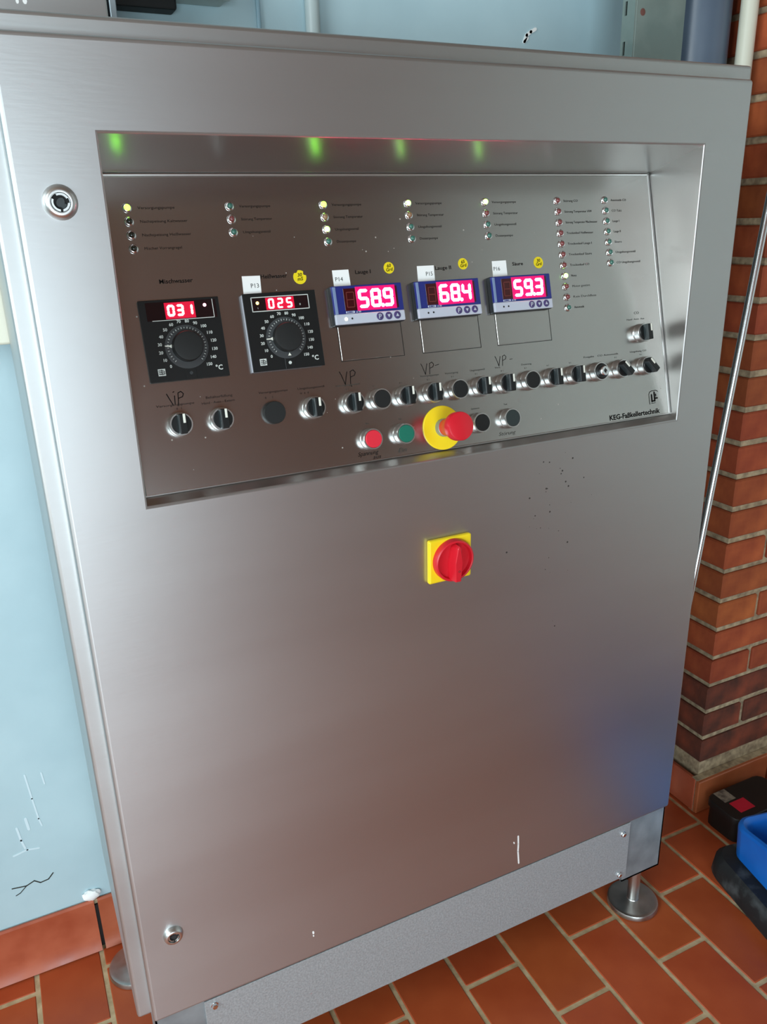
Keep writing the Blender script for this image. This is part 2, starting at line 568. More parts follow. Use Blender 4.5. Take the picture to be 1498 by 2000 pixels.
# the rest of the room, behind and beside the camera
def wall_with_opening(name, axis, at, a0, a1, z0, z1, o0, o1, oz0, oz1, t, label, m=None):
    bm = bmesh.new()
    def bx(p0, p1, q0, q1):
        if axis == 'x':
            b_box(bm, at, at + t, p0, p1, q0, q1)
        else:
            b_box(bm, p0, p1, at, at + t, q0, q1)
    bx(a0, o0, z0, z1); bx(o1, a1, z0, z1); bx(o0, o1, z0, oz0); bx(o0, o1, oz1, z1)
    return setp(place(name, finish(bm, name, m or M_ROOM)), kind='structure', label=label)
wall_with_opening('wall_left', 'x', RX0 - 0.15, RY0, RY1 + 0.15, 0, RZ, -2.35, -0.35, 1.2, 2.8, 0.15, 'plain plaster wall left of the cabinet with a window')
wall_with_opening('wall_rear', 'y', RY0 - 0.15, RX0 - 0.15, RX1 + 0.15, 0, RZ, -1.8, 0.1, 0.1, 1.5, 0.15, 'brick wall opposite the cabinet with a low hatch window', M_REAR)
setp(place('wall_side', box(RX1, RX1 + 0.15, RY0, RY1 + 0.15, 0, RZ, 'wall_side', M_ROOM)), kind='structure', label='plain plaster wall far right of the cabinet')
setp(place('ceiling', box(RX0 - 0.15, RX1 + 0.15, RY0 - 0.15, RY1 + 0.15, RZ, RZ + 0.1, 'ceiling', M_CEIL)), kind='structure', label='dull warm ceiling above the room')
def window(name, axis, at, a0, a1, z0, z1, label):
    bm = bmesh.new()
    w = 0.05
    def bx(p0, p1, q0, q1):
        if axis == 'x':
            b_box(bm, at, at + w, p0, p1, q0, q1)
        else:
            b_box(bm, p0, p1, at, at + w, q0, q1)
    bx(a0, a1, z0, z0 + w); bx(a0, a1, z1 - w, z1); bx(a0, a0 + w, z0 + w, z1 - w); bx(a1 - w, a1, z0 + w, z1 - w)
    mid = (a0 + a1) / 2
    bx(mid - w / 2, mid + w / 2, z0 + w, z1 - w)
    setp(place(name, finish(bm, name, M_WHITE)), kind='structure', label=label)
window('window_1', 'x', RX0 - 0.10, -2.35, -0.35, 1.2, 2.8, 'white framed window in the left wall')
window('window_2', 'y', RY0 - 0.10, -1.8, 0.1, 0.1, 1.5, 'white framed low window in the rear wall')

# ------------------------------------------------------------------ the control cabinet
W, ZB, ZT, ZS = 1.0327, 0.2736, 1.5903, 1.6130
HX0, HX1, HZ0, HZ1 = 0.0909, 0.9460, 1.0875, 1.5008
PB = Vector((0, 0.0165, 1.0951))          # panel bottom line
PT = Vector((0, 0.1125, 1.4676))          # panel top line
cab = setp(empty('control_cabinet', (0.5165, 0.2, 0.0)), category='control cabinet',
           label='large stainless steel control cabinet with recessed switch panel and red digital displays')

# body frame behind the door
bm = bmesh.new()
def frame_shell():
    X0, X1, Y0, Y1, Z0, Z1 = -0.0205, 1.0535, 0.024, 0.40, ZB - 0.006, ZS
    px0, px1, pz0, pz1 = HX0 - 0.012, HX1 + 0.012, HZ0 - 0.03, HZ1 + 0.012
    yb = 0.16
    v = lambda x, y, z: bm.verts.new((x, y, z))
    o = [v(X0, Y0, Z0), v(X1, Y0, Z0), v(X1, Y0, Z1), v(X0, Y0, Z1)]
    i = [v(px0, Y0, pz0), v(px1, Y0, pz0), v(px1, Y0, pz1), v(px0, Y0, pz1)]
    b = [v(px0, yb, pz0), v(px1, yb, pz0), v(px1, yb, pz1), v(px0, yb, pz1)]
    r = [v(X0, Y1, Z0), v(X1, Y1, Z0), v(X1, Y1, Z1), v(X0, Y1, Z1)]
    outer = []
    for k in range(4):
        n = (k + 1) % 4
        bm.faces.new((o[k], o[n], i[n], i[k]))
        bm.faces.new((i[k], i[n], b[n], b[k]))
        bm.faces.new((o[n], o[k], r[k], r[n]))
    bm.faces.new(b)
    bm.faces.new(r[::-1])
    ed = [e for e in bm.edges if set(e.verts) <= set(o) or (set(e.verts) & set(o) and set(e.verts) & set(r))]
    bmesh.ops.bevel(bm, geom=ed, offset=0.005, segments=3, profile=0.5, affect='EDGES')
frame_shell()
body = place('cabinet_body', finish(bm, 'cabinet_body', M_FRAME), None, cab)

# door with the recess pressed into it
bm = bmesh.new()
v = lambda x, y, z: bm.verts.new((x, y, z))
o = [v(0, 0, ZB), v(W, 0, ZB), v(W, 0, ZT), v(0, 0, ZT)]
i = [v(HX0, 0, HZ0), v(HX1, 0, HZ0), v(HX1, 0, HZ1), v(HX0, 0, HZ1)]
q = [v(HX0, PB.y, PB.z), v(HX1, PB.y, PB.z), v(HX1, PT.y, PT.z), v(HX0, PT.y, PT.z)]
r = [v(0, 0.0225, ZB), v(W, 0.0225, ZB), v(W, 0.0225, ZT), v(0, 0.0225, ZT)]
i2 = [v(HX0 - .004, 0.0225, HZ0 - .004), v(HX1 + .004, 0.0225, HZ0 - .004), v(HX1 + .004, 0.0225, HZ1 + .004), v(HX0 - .004, 0.0225, HZ1 + .004)]
for k in range(4):
    n = (k + 1) % 4
    bm.faces.new((o[k], o[n], i[n], i[k]))
    bm.faces.new((i[k], i[n], q[n], q[k]))
    bm.faces.new((o[n], o[k], r[k], r[n]))
    bm.faces.new((r[n], r[k], i2[k], i2[n]))
bm.faces.new(q)
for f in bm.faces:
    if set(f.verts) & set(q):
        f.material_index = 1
eo = [e for e in bm.edges if set(e.verts) <= set(o) or (set(e.verts) & set(o) and set(e.verts) & set(r))]
bmesh.ops.bevel(bm, geom=eo, offset=0.0055, segments=4, profile=0.5, affect='EDGES')
ei = [e for e in bm.edges if set(e.verts) <= set(i)]
bmesh.ops.bevel(bm, geom=ei, offset=0.0022, segments=3, profile=0.5, affect='EDGES')
me = finish(bm, 'door', M_DOOR)
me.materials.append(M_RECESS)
door = place('door', me, None, cab)

# panel frame: local x = along the panel, y = up the slope, z = out of the panel
ev = (PT - PB).normalized()
LV = (PT - PB).length
nrm = Vector((1, 0, 0)).cross(ev)
PANEL = Matrix(((1, ev.x, nrm.x, 0), (0, ev.y, nrm.y, PB.y), (0, ev.z, nrm.z, PB.z), (0, 0, 0, 1)))
T = 0.0022                                  # sheet thickness of the panel
PAN = PANEL @ Matrix.Translation((0, 0, T))
def at(u, v_, h=0.0):
    return PAN @ Matrix.Translation((u, v_, h))
panel = place('control_panel', box(HX0 + 0.002, HX1 - 0.0045, 0.0015, LV - 0.0035, 0.0003, T, 'control_panel', M_PANEL, 0.0009, 2), PANEL, cab)
# bright rolled edge beside the panel
place('edge_strip', tube([(HX1 - 0.0022, 0.002, 0.0018), (HX1 - 0.0022, LV - 0.003, 0.0018)], 0.0019, 'edge_strip', M_SATIN, 8), PANEL, cab)
place('edge_strip', tube([(HX0 + 0.004, LV - 0.0017, 0.0018), (HX1 - 0.004, LV - 0.0017, 0.0018)], 0.0019, 'edge_strip', M_SATIN, 8), PANEL, cab)

# front face frame for things on the door: local x = x, y = z, z = out
DOORF = FRONT
def on_door(x, z, h=0.0):
    return Matrix.Translation((x, -h, z)) @ FRONT

def label_on(parent, s, u, v_, width=None, size=0.0042, material=None, align='LEFT', bold=0.0, shear=0.0, h=0.00005, rot=0.0, frame=None, name='printed_label'):
    me = text_mesh(s, material or M_PRINT, size, width, align, bold, shear)
    M = (frame or PAN) @ Matrix.Translation((u, v_, h)) @ Matrix.Rotation(rot, 4, 'Z')
    return place(name, me, M, parent)

# ---- indicator lamps
bez_me = lathe([(0.0058, 0), (0.0057, 0.0012), (0.0052, 0.0024), (0.0044, 0.0031), (0.0037, 0.0032), (0.0034, 0.0014), (0.0, 0.0014)], 'bezel', M_CHROME, 20)
def lens(m):
    return lathe([(0.0036, 0.0014), (0.0036, 0.0034), (0.0031, 0.0050), (0.0022, 0.0059), (0.001, 0.0063), (0, 0.0064)], 'lens', m, 16, 60)
LENS = {k: lens(m) for k, m in dict(G=M_LEDG, W=M_LEDW, g=M_LEDG_OFF, r=M_LEDR_OFF, y=M_LEDY_OFF, d=M_LEDD_OFF).items()}
rows = [0.3435, 0.3276, 0.3112, 0.2956]
COLS = [
    (0.1272, 'Gddd', [('Versorgungspumpe', .044), ('Nachspeisung Kaltwasser', .057), ('Nachspeisung Heißwasser', .059), ('Mischer Vorrangregel', .045)]),
    (0.2524, 'grg', [('Versorgungspumpe', .041), ('Störung Temperatur', .041), ('Umgehungsventil', .036)]),
    (0.3787, 'GyWg', [('Versorgungspumpe', .043), ('Störung Temperatur', .043), ('Umgehungsventil', .034), ('Dosierpumpe', .028)]),
    (0.5044, 'Wygg', [('Versorgungspumpe', .042), ('Störung Temperatur', .043), ('Umgehungsventil', .037), ('Dosierpumpe', .029)]),
    (0.6303, 'Wrgg', [('Versorgungspumpe', .042), ('Störung Temperatur', .043), ('Umgehungsventil', .038), ('Dosierpumpe', .030)]),
    (0.7590, 'rrrrrrrWrrg', [('Störung CO', .027), ('Störung Temperatur HW', .052), ('Störung Temperatur Mischwasser', .061), ('Trockenlauf Heißwasser', .051), ('Trockenlauf Lauge I', .046), ('Trockenlauf Säure', .044), ('Trockenlauf CO', .037), ('Netz', .010), ('Motor gestört', .034), ('Kein Durchfluss', .044), ('Automatik', .019)]),
    (0.8504, 'ggggggg', [('Automatik CO', .031), ('CO Takt', .020), ('Lauge I', .013), ('Lauge II', .014), ('Säure', .014), ('Umgehungsventil', .040), ('CO Umgehungsventil', .048)]),
]
for u, codes, texts in COLS:
    for k, ch in enumerate(codes):
        vv = 0.3445 - 0.0159 * k
        b_ = place('indicator_lamp', bez_me, at(u, vv), cab)
        place('lens', LENS[ch], at(u, vv), b_)
        s, wd = texts[k]
        faint = M_FAINT if (u > 0.75 and s in ('Motor gestört', 'Kein Durchfluss', 'CO Takt')) else M_PRINT
        label_on(panel, s, u + 0.0125, vv - 0.0015, wd, 0.0046, faint)

# ---- headings
label_on(panel, 'Mischwasser', 0.1505, 0.2545, 0.0410, 0.0074, bold=0.0001)
label_on(panel, 'Heißwasser', 0.2790, 0.2540, 0.0355, 0.0072, bold=0.0001)
label_on(panel, 'Lauge I', 0.4115, 0.2535, 0.0230, 0.0070, bold=0.0001)
label_on(panel, 'Lauge II', 0.5350, 0.2530, 0.0260, 0.0070, bold=0.0001)
label_on(panel, 'Säure', 0.6660, 0.2530, 0.0190, 0.0070, bold=0.0001)

# ---- seven segment digits
SEG = {'0': 'abcdef', '1': 'bc', '2': 'abged', '3': 'abgcd', '4': 'fgbc', '5': 'afgcd', '6': 'afgedc', '7': 'abc', '8': 'abcdefg', '9': 'abcdfg'}
def digit_mesh(ch, w, h, t, m, slant=0.0, dot=False):
    bm = bmesh.new()
    g = t * 0.12
    P = {'a': ((0, h), (w, h)), 'b': ((w, h), (w, h / 2)), 'c': ((w, h / 2), (w, 0)), 'd': ((0, 0), (w, 0)),
         'e': ((0, h / 2), (0, 0)), 'f': ((0, h), (0, h / 2)), 'g': ((0, h / 2), (w, h / 2))}
    for s in SEG[ch]:
        (xa, ya), (xb, yb) = P[s]
        d = Vector((xb - xa, yb - ya)).normalized()
        xa += d.x * g; ya += d.y * g; xb -= d.x * g; yb -= d.y * g
        n_ = Vector((-d.y, d.x)) * t / 2
        e = d * t / 2
        pts = [(xa - e.x * .7, ya - e.y * .7), (xa + e.x * .3 - n_.x, ya + e.y * .3 - n_.y), (xb - e.x * .3 - n_.x, yb - e.y * .3 - n_.y),
               (xb + e.x * .7, yb + e.y * .7), (xb - e.x * .3 + n_.x, yb - e.y * .3 + n_.y), (xa + e.x * .3 + n_.x, ya + e.y * .3 + n_.y)]
        b_poly(bm, [(x + slant * y, y) for x, y in pts], 0, 0.0003)
    if dot:
        b_lathe(bm, [(0, 0.0003), (t * .6, 0.0003), (t * .6, 0)], 12, (w + t * 0.9, 0))
    return finish(bm, 'digit', m)

# ---- analogue temperature controllers
S_CTRL = 0.0985
face_me = None
def controller(u0, v0, digits, hh, kind):
    """u0,v0 = lower left corner of the square front; hh = how far it stands proud"""
    s = S_CTRL
    c = place('temperature_controller', box(0.0006, s - 0.0006, 0.0006, s - 0.0006, 0, hh - 0.0015, 'temperature_controller', M_LGREY if kind == 2 else M_BLACK, 0.0004, 1), at(u0, v0), cab)
    c['label'] = 'square black temperature controller with rotary dial and red digits ' + digits
    place('front_plate', box(0, s, 0, s, hh - 0.0015, hh, 'front_plate', M_BLACK, 0.0006, 2), at(u0, v0), c)
    z = hh + 0.00002
    top = lambda x, y, d=0.0: at(u0 + x, v0 + y, z + d)
    # display window with a light outline
    if kind == 2:
        wx0, wx1, wy0, wy1 = 0.011, 0.0875, 0.0755, 0.0930
    else:
        wx0, wx1, wy0, wy1 = 0.008, 0.0940, 0.0735, 0.0955
    place('display_window', box(wx0, wx1, wy0, wy1, 0, 0.0004, 'display_window', M_WINDOW2, 0.0001, 1), top(0, 0), c)
    bm = bmesh.new()
    if kind == 2:
        b_stroke(bm, [(wx0, wy0), (wx1, wy0), (wx1, wy1), (wx0, wy1), (wx0, wy0)], 0.0010, 0, 0.0006)
    else:
        b_stroke(bm, [(wx0 + 0.006, wy0), (wx1 - 0.004, wy0), (wx1 - 0.004, wy1)], 0.0008, 0, 0.0006)
    place('window_outline', finish(bm, 'window_outline', M_SCALE), top(0, 0), c)
    if kind == 2:
        fx, dw, dh, dp = 0.0335, 0.0058, 0.0106, 0.0122
        fy = 0.0790
    else:
        fx, dw, dh, dp = 0.0345, 0.0064, 0.0112, 0.0112
        fy = 0.0790
    place('lit_field', box(fx - 0.004, fx + dp * 2 + dw + 0.004, wy0 + 0.0012, wy1 - 0.0012, 0.0003, 0.0006, 'lit_field', M_FIELD2), top(0, 0), c)
    for k, ch in enumerate(digits):
        place('digit', digit_mesh(ch, dw, dh, 0.0022 if kind == 2 else 0.0029, M_DIGIT2, 0.02), top(fx + dp * k, fy, 0.0007), c)
    dot = lathe([(0.0021, 0.0004), (0.0019, 0.0011), (0, 0.0013)], 'pilot_light', M_AMBER if kind == 2 else M_REDDOT, 14)
    place('pilot_light', dot, top(0.0185, 0.0860) if kind == 2 else top(0.0800, 0.0890), c)
    if kind == 2:
        label_on(c, 'I', 0.0180, 0.0785, None, 0.003, M_SCALE, frame=top(0, 0, 0.0005))
        label_on(c, 'II', 0.0745, 0.0800, None, 0.0036, M_SCALE, frame=top(0, 0, 0.0005))
    # dial
    cx, cy = 0.0500, 0.0400
    ring = lathe([(0.0268, 0), (0.0266, 0.0012), (0.0225, 0.0016), (0.0, 0.0016)], 'dial_ring', M_DIAL, 48)
    place('dial_ring', ring, top(cx, cy), c)
    knob = lathe([(0.0187, 0.0010), (0.0185, 0.0030), (0.0182, 0.0115), (0.0174, 0.0127), (0.0150, 0.0131), (0, 0.0129)], 'dial_knob', M_BLACK_MATT, 40)
    place('dial_knob', knob, top(cx, cy), c)
    bm = bmesh.new()
    for k in range(31):
        a = math.radians(225 - 9 * k)
        r0, r1 = (0.0222, 0.0240) if k % 2 == 0 else (0.0226, 0.0236)
        b_stroke(bm, [(r0 * math.cos(a), r0 * math.sin(a)), (r1 * math.cos(a), r1 * math.sin(a))], 0.0006, 0.0015, 0.0019)
    place('scale_ticks', finish(bm, 'scale_ticks', M_SCALE), top(cx, cy), c)
    a = math.radians(174 if kind == 1 else 180)
    bm = bmesh.new()
    ca, sa = math.cos(a), math.sin(a)
    rot = lambda x, y: (x * ca - y * sa, x * sa + y * ca)
    b_poly(bm, [rot(0.0268, 0.0006), rot(0.0268, -0.0006), rot(0.0212, -0.0008), rot(0.0186, -0.0022), rot(0.0186, 0.0022), rot(0.0212, 0.0008)][::-1], 0.0016, 0.0021)
    place('pointer', finish(bm, 'pointer', M_WHITE), top(cx, cy), c)
    for k in range(16):
        a = math.radians(225 - 18 * k)
        rr = 0.0325 if k < 10 else 0.0345
        label_on(c, str(10 * k), cx + rr * math.cos(a), cy + (rr - 0.0012) * math.sin(a) - 0.0016, None, 0.0052, M_SCALE, 'CENTER', 0.0001, frame=top(0, 0, 0.0001), name='scale_number')
    label_on(c, '°C', 0.0815, 0.0085, None, 0.0085, M_SCALE, 'LEFT', 0.0002, frame=top(0, 0, 0.0001), name='unit_mark')
    # maker's mark: small light square with a dark maze of lines
    place('makers_mark', box(0.0105, 0.0195, 0.0075, 0.0160, 0, 0.0002, 'makers_mark', M_SCALE), top(0, 0), c)
    bm = bmesh.new()
    for x0_, y0_, x1_, y1_ in ((.0117, .0138, .0148, .0138), (.0117, .0117, .0148, .0117), (.0117, .0096, .0148, .0096), (.0152, .0090, .0152, .0148), (.0162, .0138, .0186, .0125), (.0162, .0112, .0186, .0112), (.0162, .0092, .0186, .0099)):
        b_stroke(bm, [(x0_, y0_), (x1_, y1_)], 0.0009, 0.0001, 0.0004)
    place('makers_mark_lines', finish(bm, 'makers_mark_lines', M_BLACK), top(0, 0), c)
    # small cover with a screw under the dial
    place('screw_cover', box(cx - 0.006, cx + 0.007, 0.0005, 0.0145, 0, 0.0008, 'screw_cover', M_BLACK, 0.0002, 1), top(0, 0), c)
    place('adjusting_screw', lathe([(0.0022, 0.0008), (0.0020, 0.0013), (0.0012, 0.0013), (0.0010, 0.0009), (0, 0.0009)], 'adjusting_screw', M_DIAL if kind == 1 else M_SCALE, 14), top(cx + 0.0005, 0.0080), c)
    if kind == 2:
        bm = bmesh.new()
        b_poly(bm, [(-0.0022, -0.0215 - 0.0016), (0.0022, -0.0215 - 0.0016), (0, -0.0215 + 0.0022)], 0.0016, 0.0021)
        place('index_mark', finish(bm, 'index_mark', M_WHITE), top(cx + 0.001, cy), c)
    return c
controller(0.1205, 0.1362, '031', 0.0045, 1)
controller(0.2485, 0.1362, '025', 0.0085, 2)

# ---- digital displays
def arrow(bm, x, y, r, kind):
    if kind == 'P':
        b_stroke(bm, [(x - r * .35, y - r * .65), (x - r * .35, y + r * .6), (x + r * .25, y + r * .6), (x + r * .42, y + r * .35), (x + r * .25, y), (x - r * .35, y)], r * .28, 0.0, 0.0003)
    else:
        s_ = 1 if kind == 'up' else -1
        b_poly(bm, [(x - r * .55, y - s_ * r * .4), (x + r * .55, y - s_ * r * .4), (x, y + s_ * r * .6)][::s_], 0.0, 0.0003)
def display(u0, v0, digits, first_led):
    w, h, hh = 0.1035, 0.0505, 0.0125
    d = place('digital_display', box(-0.0005, w + 0.0005, -0.0008, h + 0.0006, 0, hh - 0.0035, 'digital_display', M_HOUSE, 0.0012, 2), at(u0, v0), cab)
    d['label'] = 'blue and grey digital temperature display reading ' + digits[:2] + '.' + digits[2]
    place('upper_bezel', box(0, w, 0.0135, h, hh - 0.0045, hh, 'upper_bezel', M_BLUE, 0.0012, 2), at(u0, v0), d)
    place('edge_bar', box(0.0012, 0.0055, 0.0135, h - 0.0012, hh - 0.002, hh + 0.0006, 'edge_bar', M_SIDEBLUE, 0.0005, 2), at(u0, v0), d)
    place('lower_bezel', box(0.0002, w, 0, 0.0137, hh - 0.0045, hh + 0.0008, 'lower_bezel', M_LGREY, 0.0014, 2), at(u0, v0), d)
    top = lambda x, y, dz=0.0: at(u0 + x, v0 + y, hh + 0.00002 + dz)
    place('display_window', box(0.0160, 0.0955, 0.0175, 0.0465, -0.0003, 0.0004, 'display_window', M_WINDOW, 0.0002, 1), top(0, 0), d)
    place('lit_field', box(0.0335, 0.0925, 0.0165, 0.0480, 0.0003, 0.0006, 'lit_field', M_FIELD, 0.0002, 1), top(0, 0), d)
    place('unlit_digit', digit_mesh('8', 0.0105, 0.0195, 0.0010, M_UNLIT, 0.03), top(0.0195, 0.0220, 0.0005), d)
    for k, ch in enumerate(digits):
        place('digit', digit_mesh(ch, 0.0112, 0.0205, 0.0042, M_DIGIT, 0.03, dot=(k == 1)), top(0.0382 + 0.0184 * k, 0.0218, 0.0008), d)
    # name plate text and logo pill
    pill = [(0.0175 + 0.0013 * math.cos(t) + (0.0105 if math.cos(t) > 0 else 0), 0.0155 + 0.0015 * math.sin(t)) for t in [math.pi / 2 + 2 * math.pi * k / 16 for k in range(16)]]
    place('name_pill', prism(pill, 0, 0.0003, 'name_pill', M_LGREY), top(0, 0), d)
    label_on(d, 'JUMO', 0.0180, 0.0146, 0.0092, 0.0028, M_BLUE, 'LEFT', 0.0001, frame=top(0, 0, 0.0004), name='name_print')
    label_on(d, 'di 08', 0.0310, 0.0142, None, 0.0036, M_LGREY, 'LEFT', 0.0, frame=top(0, 0, 0.0002), name='type_print')
    pl = lathe([(0.0013, 0), (0.0013, 0.0003), (0, 0.0003)], 'status_dot', M_HOLE, 12)
    if first_led:
        place('status_light', lathe([(0.0024, 0), (0.0022, 0.0004), (0, 0.0006)], 'status_light', mat('lit_status_light', rgb(255, 255, 220), 0.4, emit=(1, 1, .7, 1), estr=1.6), 14), top(0.0150, 0.0068, 0.0008), d)
    else:
        place('status_dot', pl, top(0.0155, 0.0068, 0.0008), d)
    place('status_dot', pl, top(0.0238, 0.0070, 0.0008), d)
    for x, kd in ((0.0650, 'P'), (0.0782, 'down'), (0.0912, 'up')):
        b = place('key', lathe([(0.0052, 0), (0.0051, 0.0004), (0.0045, 0.0007), (0, 0.0006)], 'key', M_VIOLET, 22), top(x, 0.0071, 0.0008), d)
        bm = bmesh.new()
        arrow(bm, 0, 0, 0.0042, kd)
        place('key_symbol', finish(bm, 'key_symbol', M_LGREY), top(x, 0.0071, 0.0015), d)
    return d
display(0.3690, 0.1862, '589', True)
display(0.4932, 0.1858, '684', False)
display(0.6185, 0.1860, '593', False)
# blanking plates filling the lower half of each cut-out, with the cut-out gap round them
for (u0, u1) in ((0.3745, 0.4700), (0.4995, 0.5960), (0.6250, 0.7225)):
    bp = place('blanking_plate', box(u0 + 0.0009, u1 - 0.0009, 0.1402, 0.1850, 0, 0.0006, 'blanking_plate', M_PANEL, 0.0003, 1), PAN, cab)
    bm = bmesh.new()
    b_stroke(bm, [(u0, 0.186), (u0, 0.1392), (u1, 0.1392), (u1, 0.186)], 0.0008, 0.0, 0.0002)
    place('cutout_gap', finish(bm, 'cutout_gap', M_HOLE), PAN, bp)

# ---- stickers
def sticker(pts, text, tu, tv, tilt=0.0):
    s = place('paper_sticker', prism(pts, 0.0001, 0.0004, 'paper_sticker', M_PAPER), PAN, cab)
    s['label'] = 'white paper sticker marked ' + text
    label_on(s, text, tu, tv, None, 0.0078, M_FAINT, rot=tilt, h=0.0004)
sticker([(0.2535, 0.2350), (0.2772, 0.2352), (0.2785, 0.2578), (0.2546, 0.2582)], 'P13', 0.2640, 0.2430)
sticker([(0.3785, 0.2372), (0.4028, 0.2376), (0.4024, 0.2597), (0.3787, 0.2596)], 'P14', 0.3810, 0.2450)
sticker([(0.5058, 0.2376), (0.5328, 0.2380), (0.5337, 0.2593), (0.5069, 0.2594)], 'P15', 0.5190, 0.2455)
sticker([(0.6303, 0.2385), (0.6553, 0.2392), (0.6555, 0.2610), (0.6311, 0.2608)], 'P16', 0.6320, 0.2470)
def round_sticker(u, v_, r, lines, notch=False):
    n = 28
    pts = []
    for k in range(n):
        a = 2 * math.pi * k / n
        rr = r * (0.72 if notch and 0.25 < a < 0.75 else 1.0) * (0.80 if notch and 2.0 < a < 2.3 else 1.0)
        pts.append((u + rr * math.cos(a), v_ + rr * math.sin(a)))
    s = place('round_sticker', prism(pts, 0.0001, 0.0004, 'round_sticker', M_YELSTK), PAN, cab)
    s['label'] = 'round yellow sticker with handwriting ' + ' '.join(lines)
    for k, t in enumerate(lines):
        label_on(s, t, u, v_ + 0.0008 - 0.0052 * k, None, 0.0064, M_PEN, 'CENTER', shear=0.2, h=0.0004, rot=0.08, bold=0.0001)
round_sticker(0.3322, 0.2532, 0.0090, ['30', 'mS'], True)
round_sticker(0.4632, 0.2591, 0.0078, ['60', 'Grd'])
round_sticker(0.5818, 0.2593, 0.0080, ['65', 'Grd'])
round_sticker(0.7132, 0.2554, 0.0085, ['30', 'Grd'])

# ---- switches and push buttons
ring_me = lathe([(0.0150, 0), (0.0150, 0.0020), (0.0144, 0.0030), (0.0144, 0.0125), (0.0139, 0.0138), (0.0124, 0.0138), (0.0120, 0.0120), (0, 0.0120)], 'selector_switch', M_SATIN, 40)
bm = bmesh.new()
b_lathe(bm, [(0.0118, 0.0118), (0.0118, 0.0142), (0.0112, 0.0150), (0, 0.0150)], 32)
b_box(bm, -0.0046, 0.0046, -0.0122, 0.0122, 0.0130, 0.0255, 0.0012, 2)
knob_me = finish(bm, 'knob', M_BLACK)
side_me = box(-0.0051, -0.0040, -0.0118, 0.0118, 0.0150, 0.0250, 'knob_side', M_KNOBGREY, 0.0003, 1)
mark_me = box(0.0004, 0.0034, 0.0008, 0.0119, 0.0253, 0.0258, 'pointer_mark', M_WHITE, 0.0002, 1)
cap_black = lathe([(0.0118, 0.0118), (0.0118, 0.0146), (0.0112, 0.0152), (0, 0.0153)], 'button_cap', M_BLACK_MATT, 32)
cap_red = lathe([(0.0120, 0.0118), (0.0120, 0.0150), (0.0114, 0.0158), (0, 0.0160)], 'button_cap', M_REDBTN, 32)
cap_green = lathe([(0.0120, 0.0118), (0.0120, 0.0144), (0.0114, 0.0152), (0, 0.0154)], 'button_cap', M_GREEN, 32)
cap_grey = lathe([(0.0120, 0.0118), (0.0120, 0.0138), (0.0116, 0.0141), (0, 0.0141)], 'button_cap', M_GREYBTN, 32)
VR = 0.0830
def selector(u, v_, rot=0.0):
    s = place('selector_switch', ring_me, at(u, v_), cab)
    R = at(u, v_) @ Matrix.Rotation(rot, 4, 'Z')
    k = place('knob', knob_me, R, s)
    place('knob_side', side_me, R, s)
    place('pointer_mark', mark_me, R, s)
    return s
def button(u, v_, cap):
    b = place('push_button', ring_me, at(u, v_), cab)
    place('button_cap', cap, at(u, v_), b)
    return b
for u in (0.1471, 0.1990, 0.3237, 0.3807, 0.4614, 0.5040, 0.5855, 0.6272, 0.7130, 0.7553):
    selector(u, VR, math.radians(-2))
selector(0.8455, VR, math.radians(42))
selector(0.8975, VR, math.radians(40))
selector(0.8960, 0.1355, 0)
for u in (0.4210, 0.5450, 0.6710):
    button(u, VR, cap_black)
place('blanking_plug', lathe([(0.0146, 0), (0.0146, 0.0075), (0.0138, 0.0088), (0, 0.0090)], 'blanking_plug', M_BLACK_MATT, 36), at(0.2692, VR), cab)
# key switch
ks = place('key_switch', ring_me, at(0.8005, VR), cab)
place('key_collar', lathe([(0.0120, 0.0118), (0.0118, 0.0150), (0.0105, 0.0160), (0, 0.0160)], 'key_collar', M_BLACK, 32), at(0.8005, VR), ks)
place('key_cylinder', lathe([(0.0076, 0.0155), (0.0074, 0.0215), (0.0066, 0.0225), (0.0030, 0.0225), (0.0026, 0.0210), (0, 0.0210)], 'key_cylinder', M_CHROME, 28), at(0.8005, VR), ks)
place('key_slot', box(-0.0006, 0.0006, -0.0042, 0.0042, 0.0212, 0.0227, 'key_slot', M_HOLE), at(0.8005, VR), ks)
button(0.3997, 0.0308, cap_red)['label'] = 'red push button'
button(0.4501, 0.0315, cap_green)['label'] = 'green push button'
button(0.5745, 0.0312, cap_black)
button(0.6275, 0.0313, cap_grey)
# emergency stop
es = place('emergency_stop_button', lathe([(0.0315, 0), (0.0315, 0.0016), (0.0308, 0.0022), (0, 0.0022)], 'emergency_stop_button', M_YEL, 56), at(0.5150, 0.0318), cab)
es['label'] = 'red mushroom emergency stop button on a yellow disc'
place('neck_ring', lathe([(0.0128, 0.0020), (0.0128, 0.0120), (0.0118, 0.0125), (0, 0.0125)], 'neck_ring', M_GALV_PLAIN, 36), at(0.5150, 0.0318), es)
place('mushroom_cap', lathe([(0.0122, 0.0110), (0.0126, 0.0200), (0.0146, 0.0290), (0.0176, 0.0350), (0.0196, 0.0400), (0.0200, 0.0425), (0.0200, 0.0520), (0.0192, 0.0542), (0.0170, 0.0550), (0, 0.0554)], 'mushroom_cap', M_RED, 44, 40), at(0.5150, 0.0318), es)

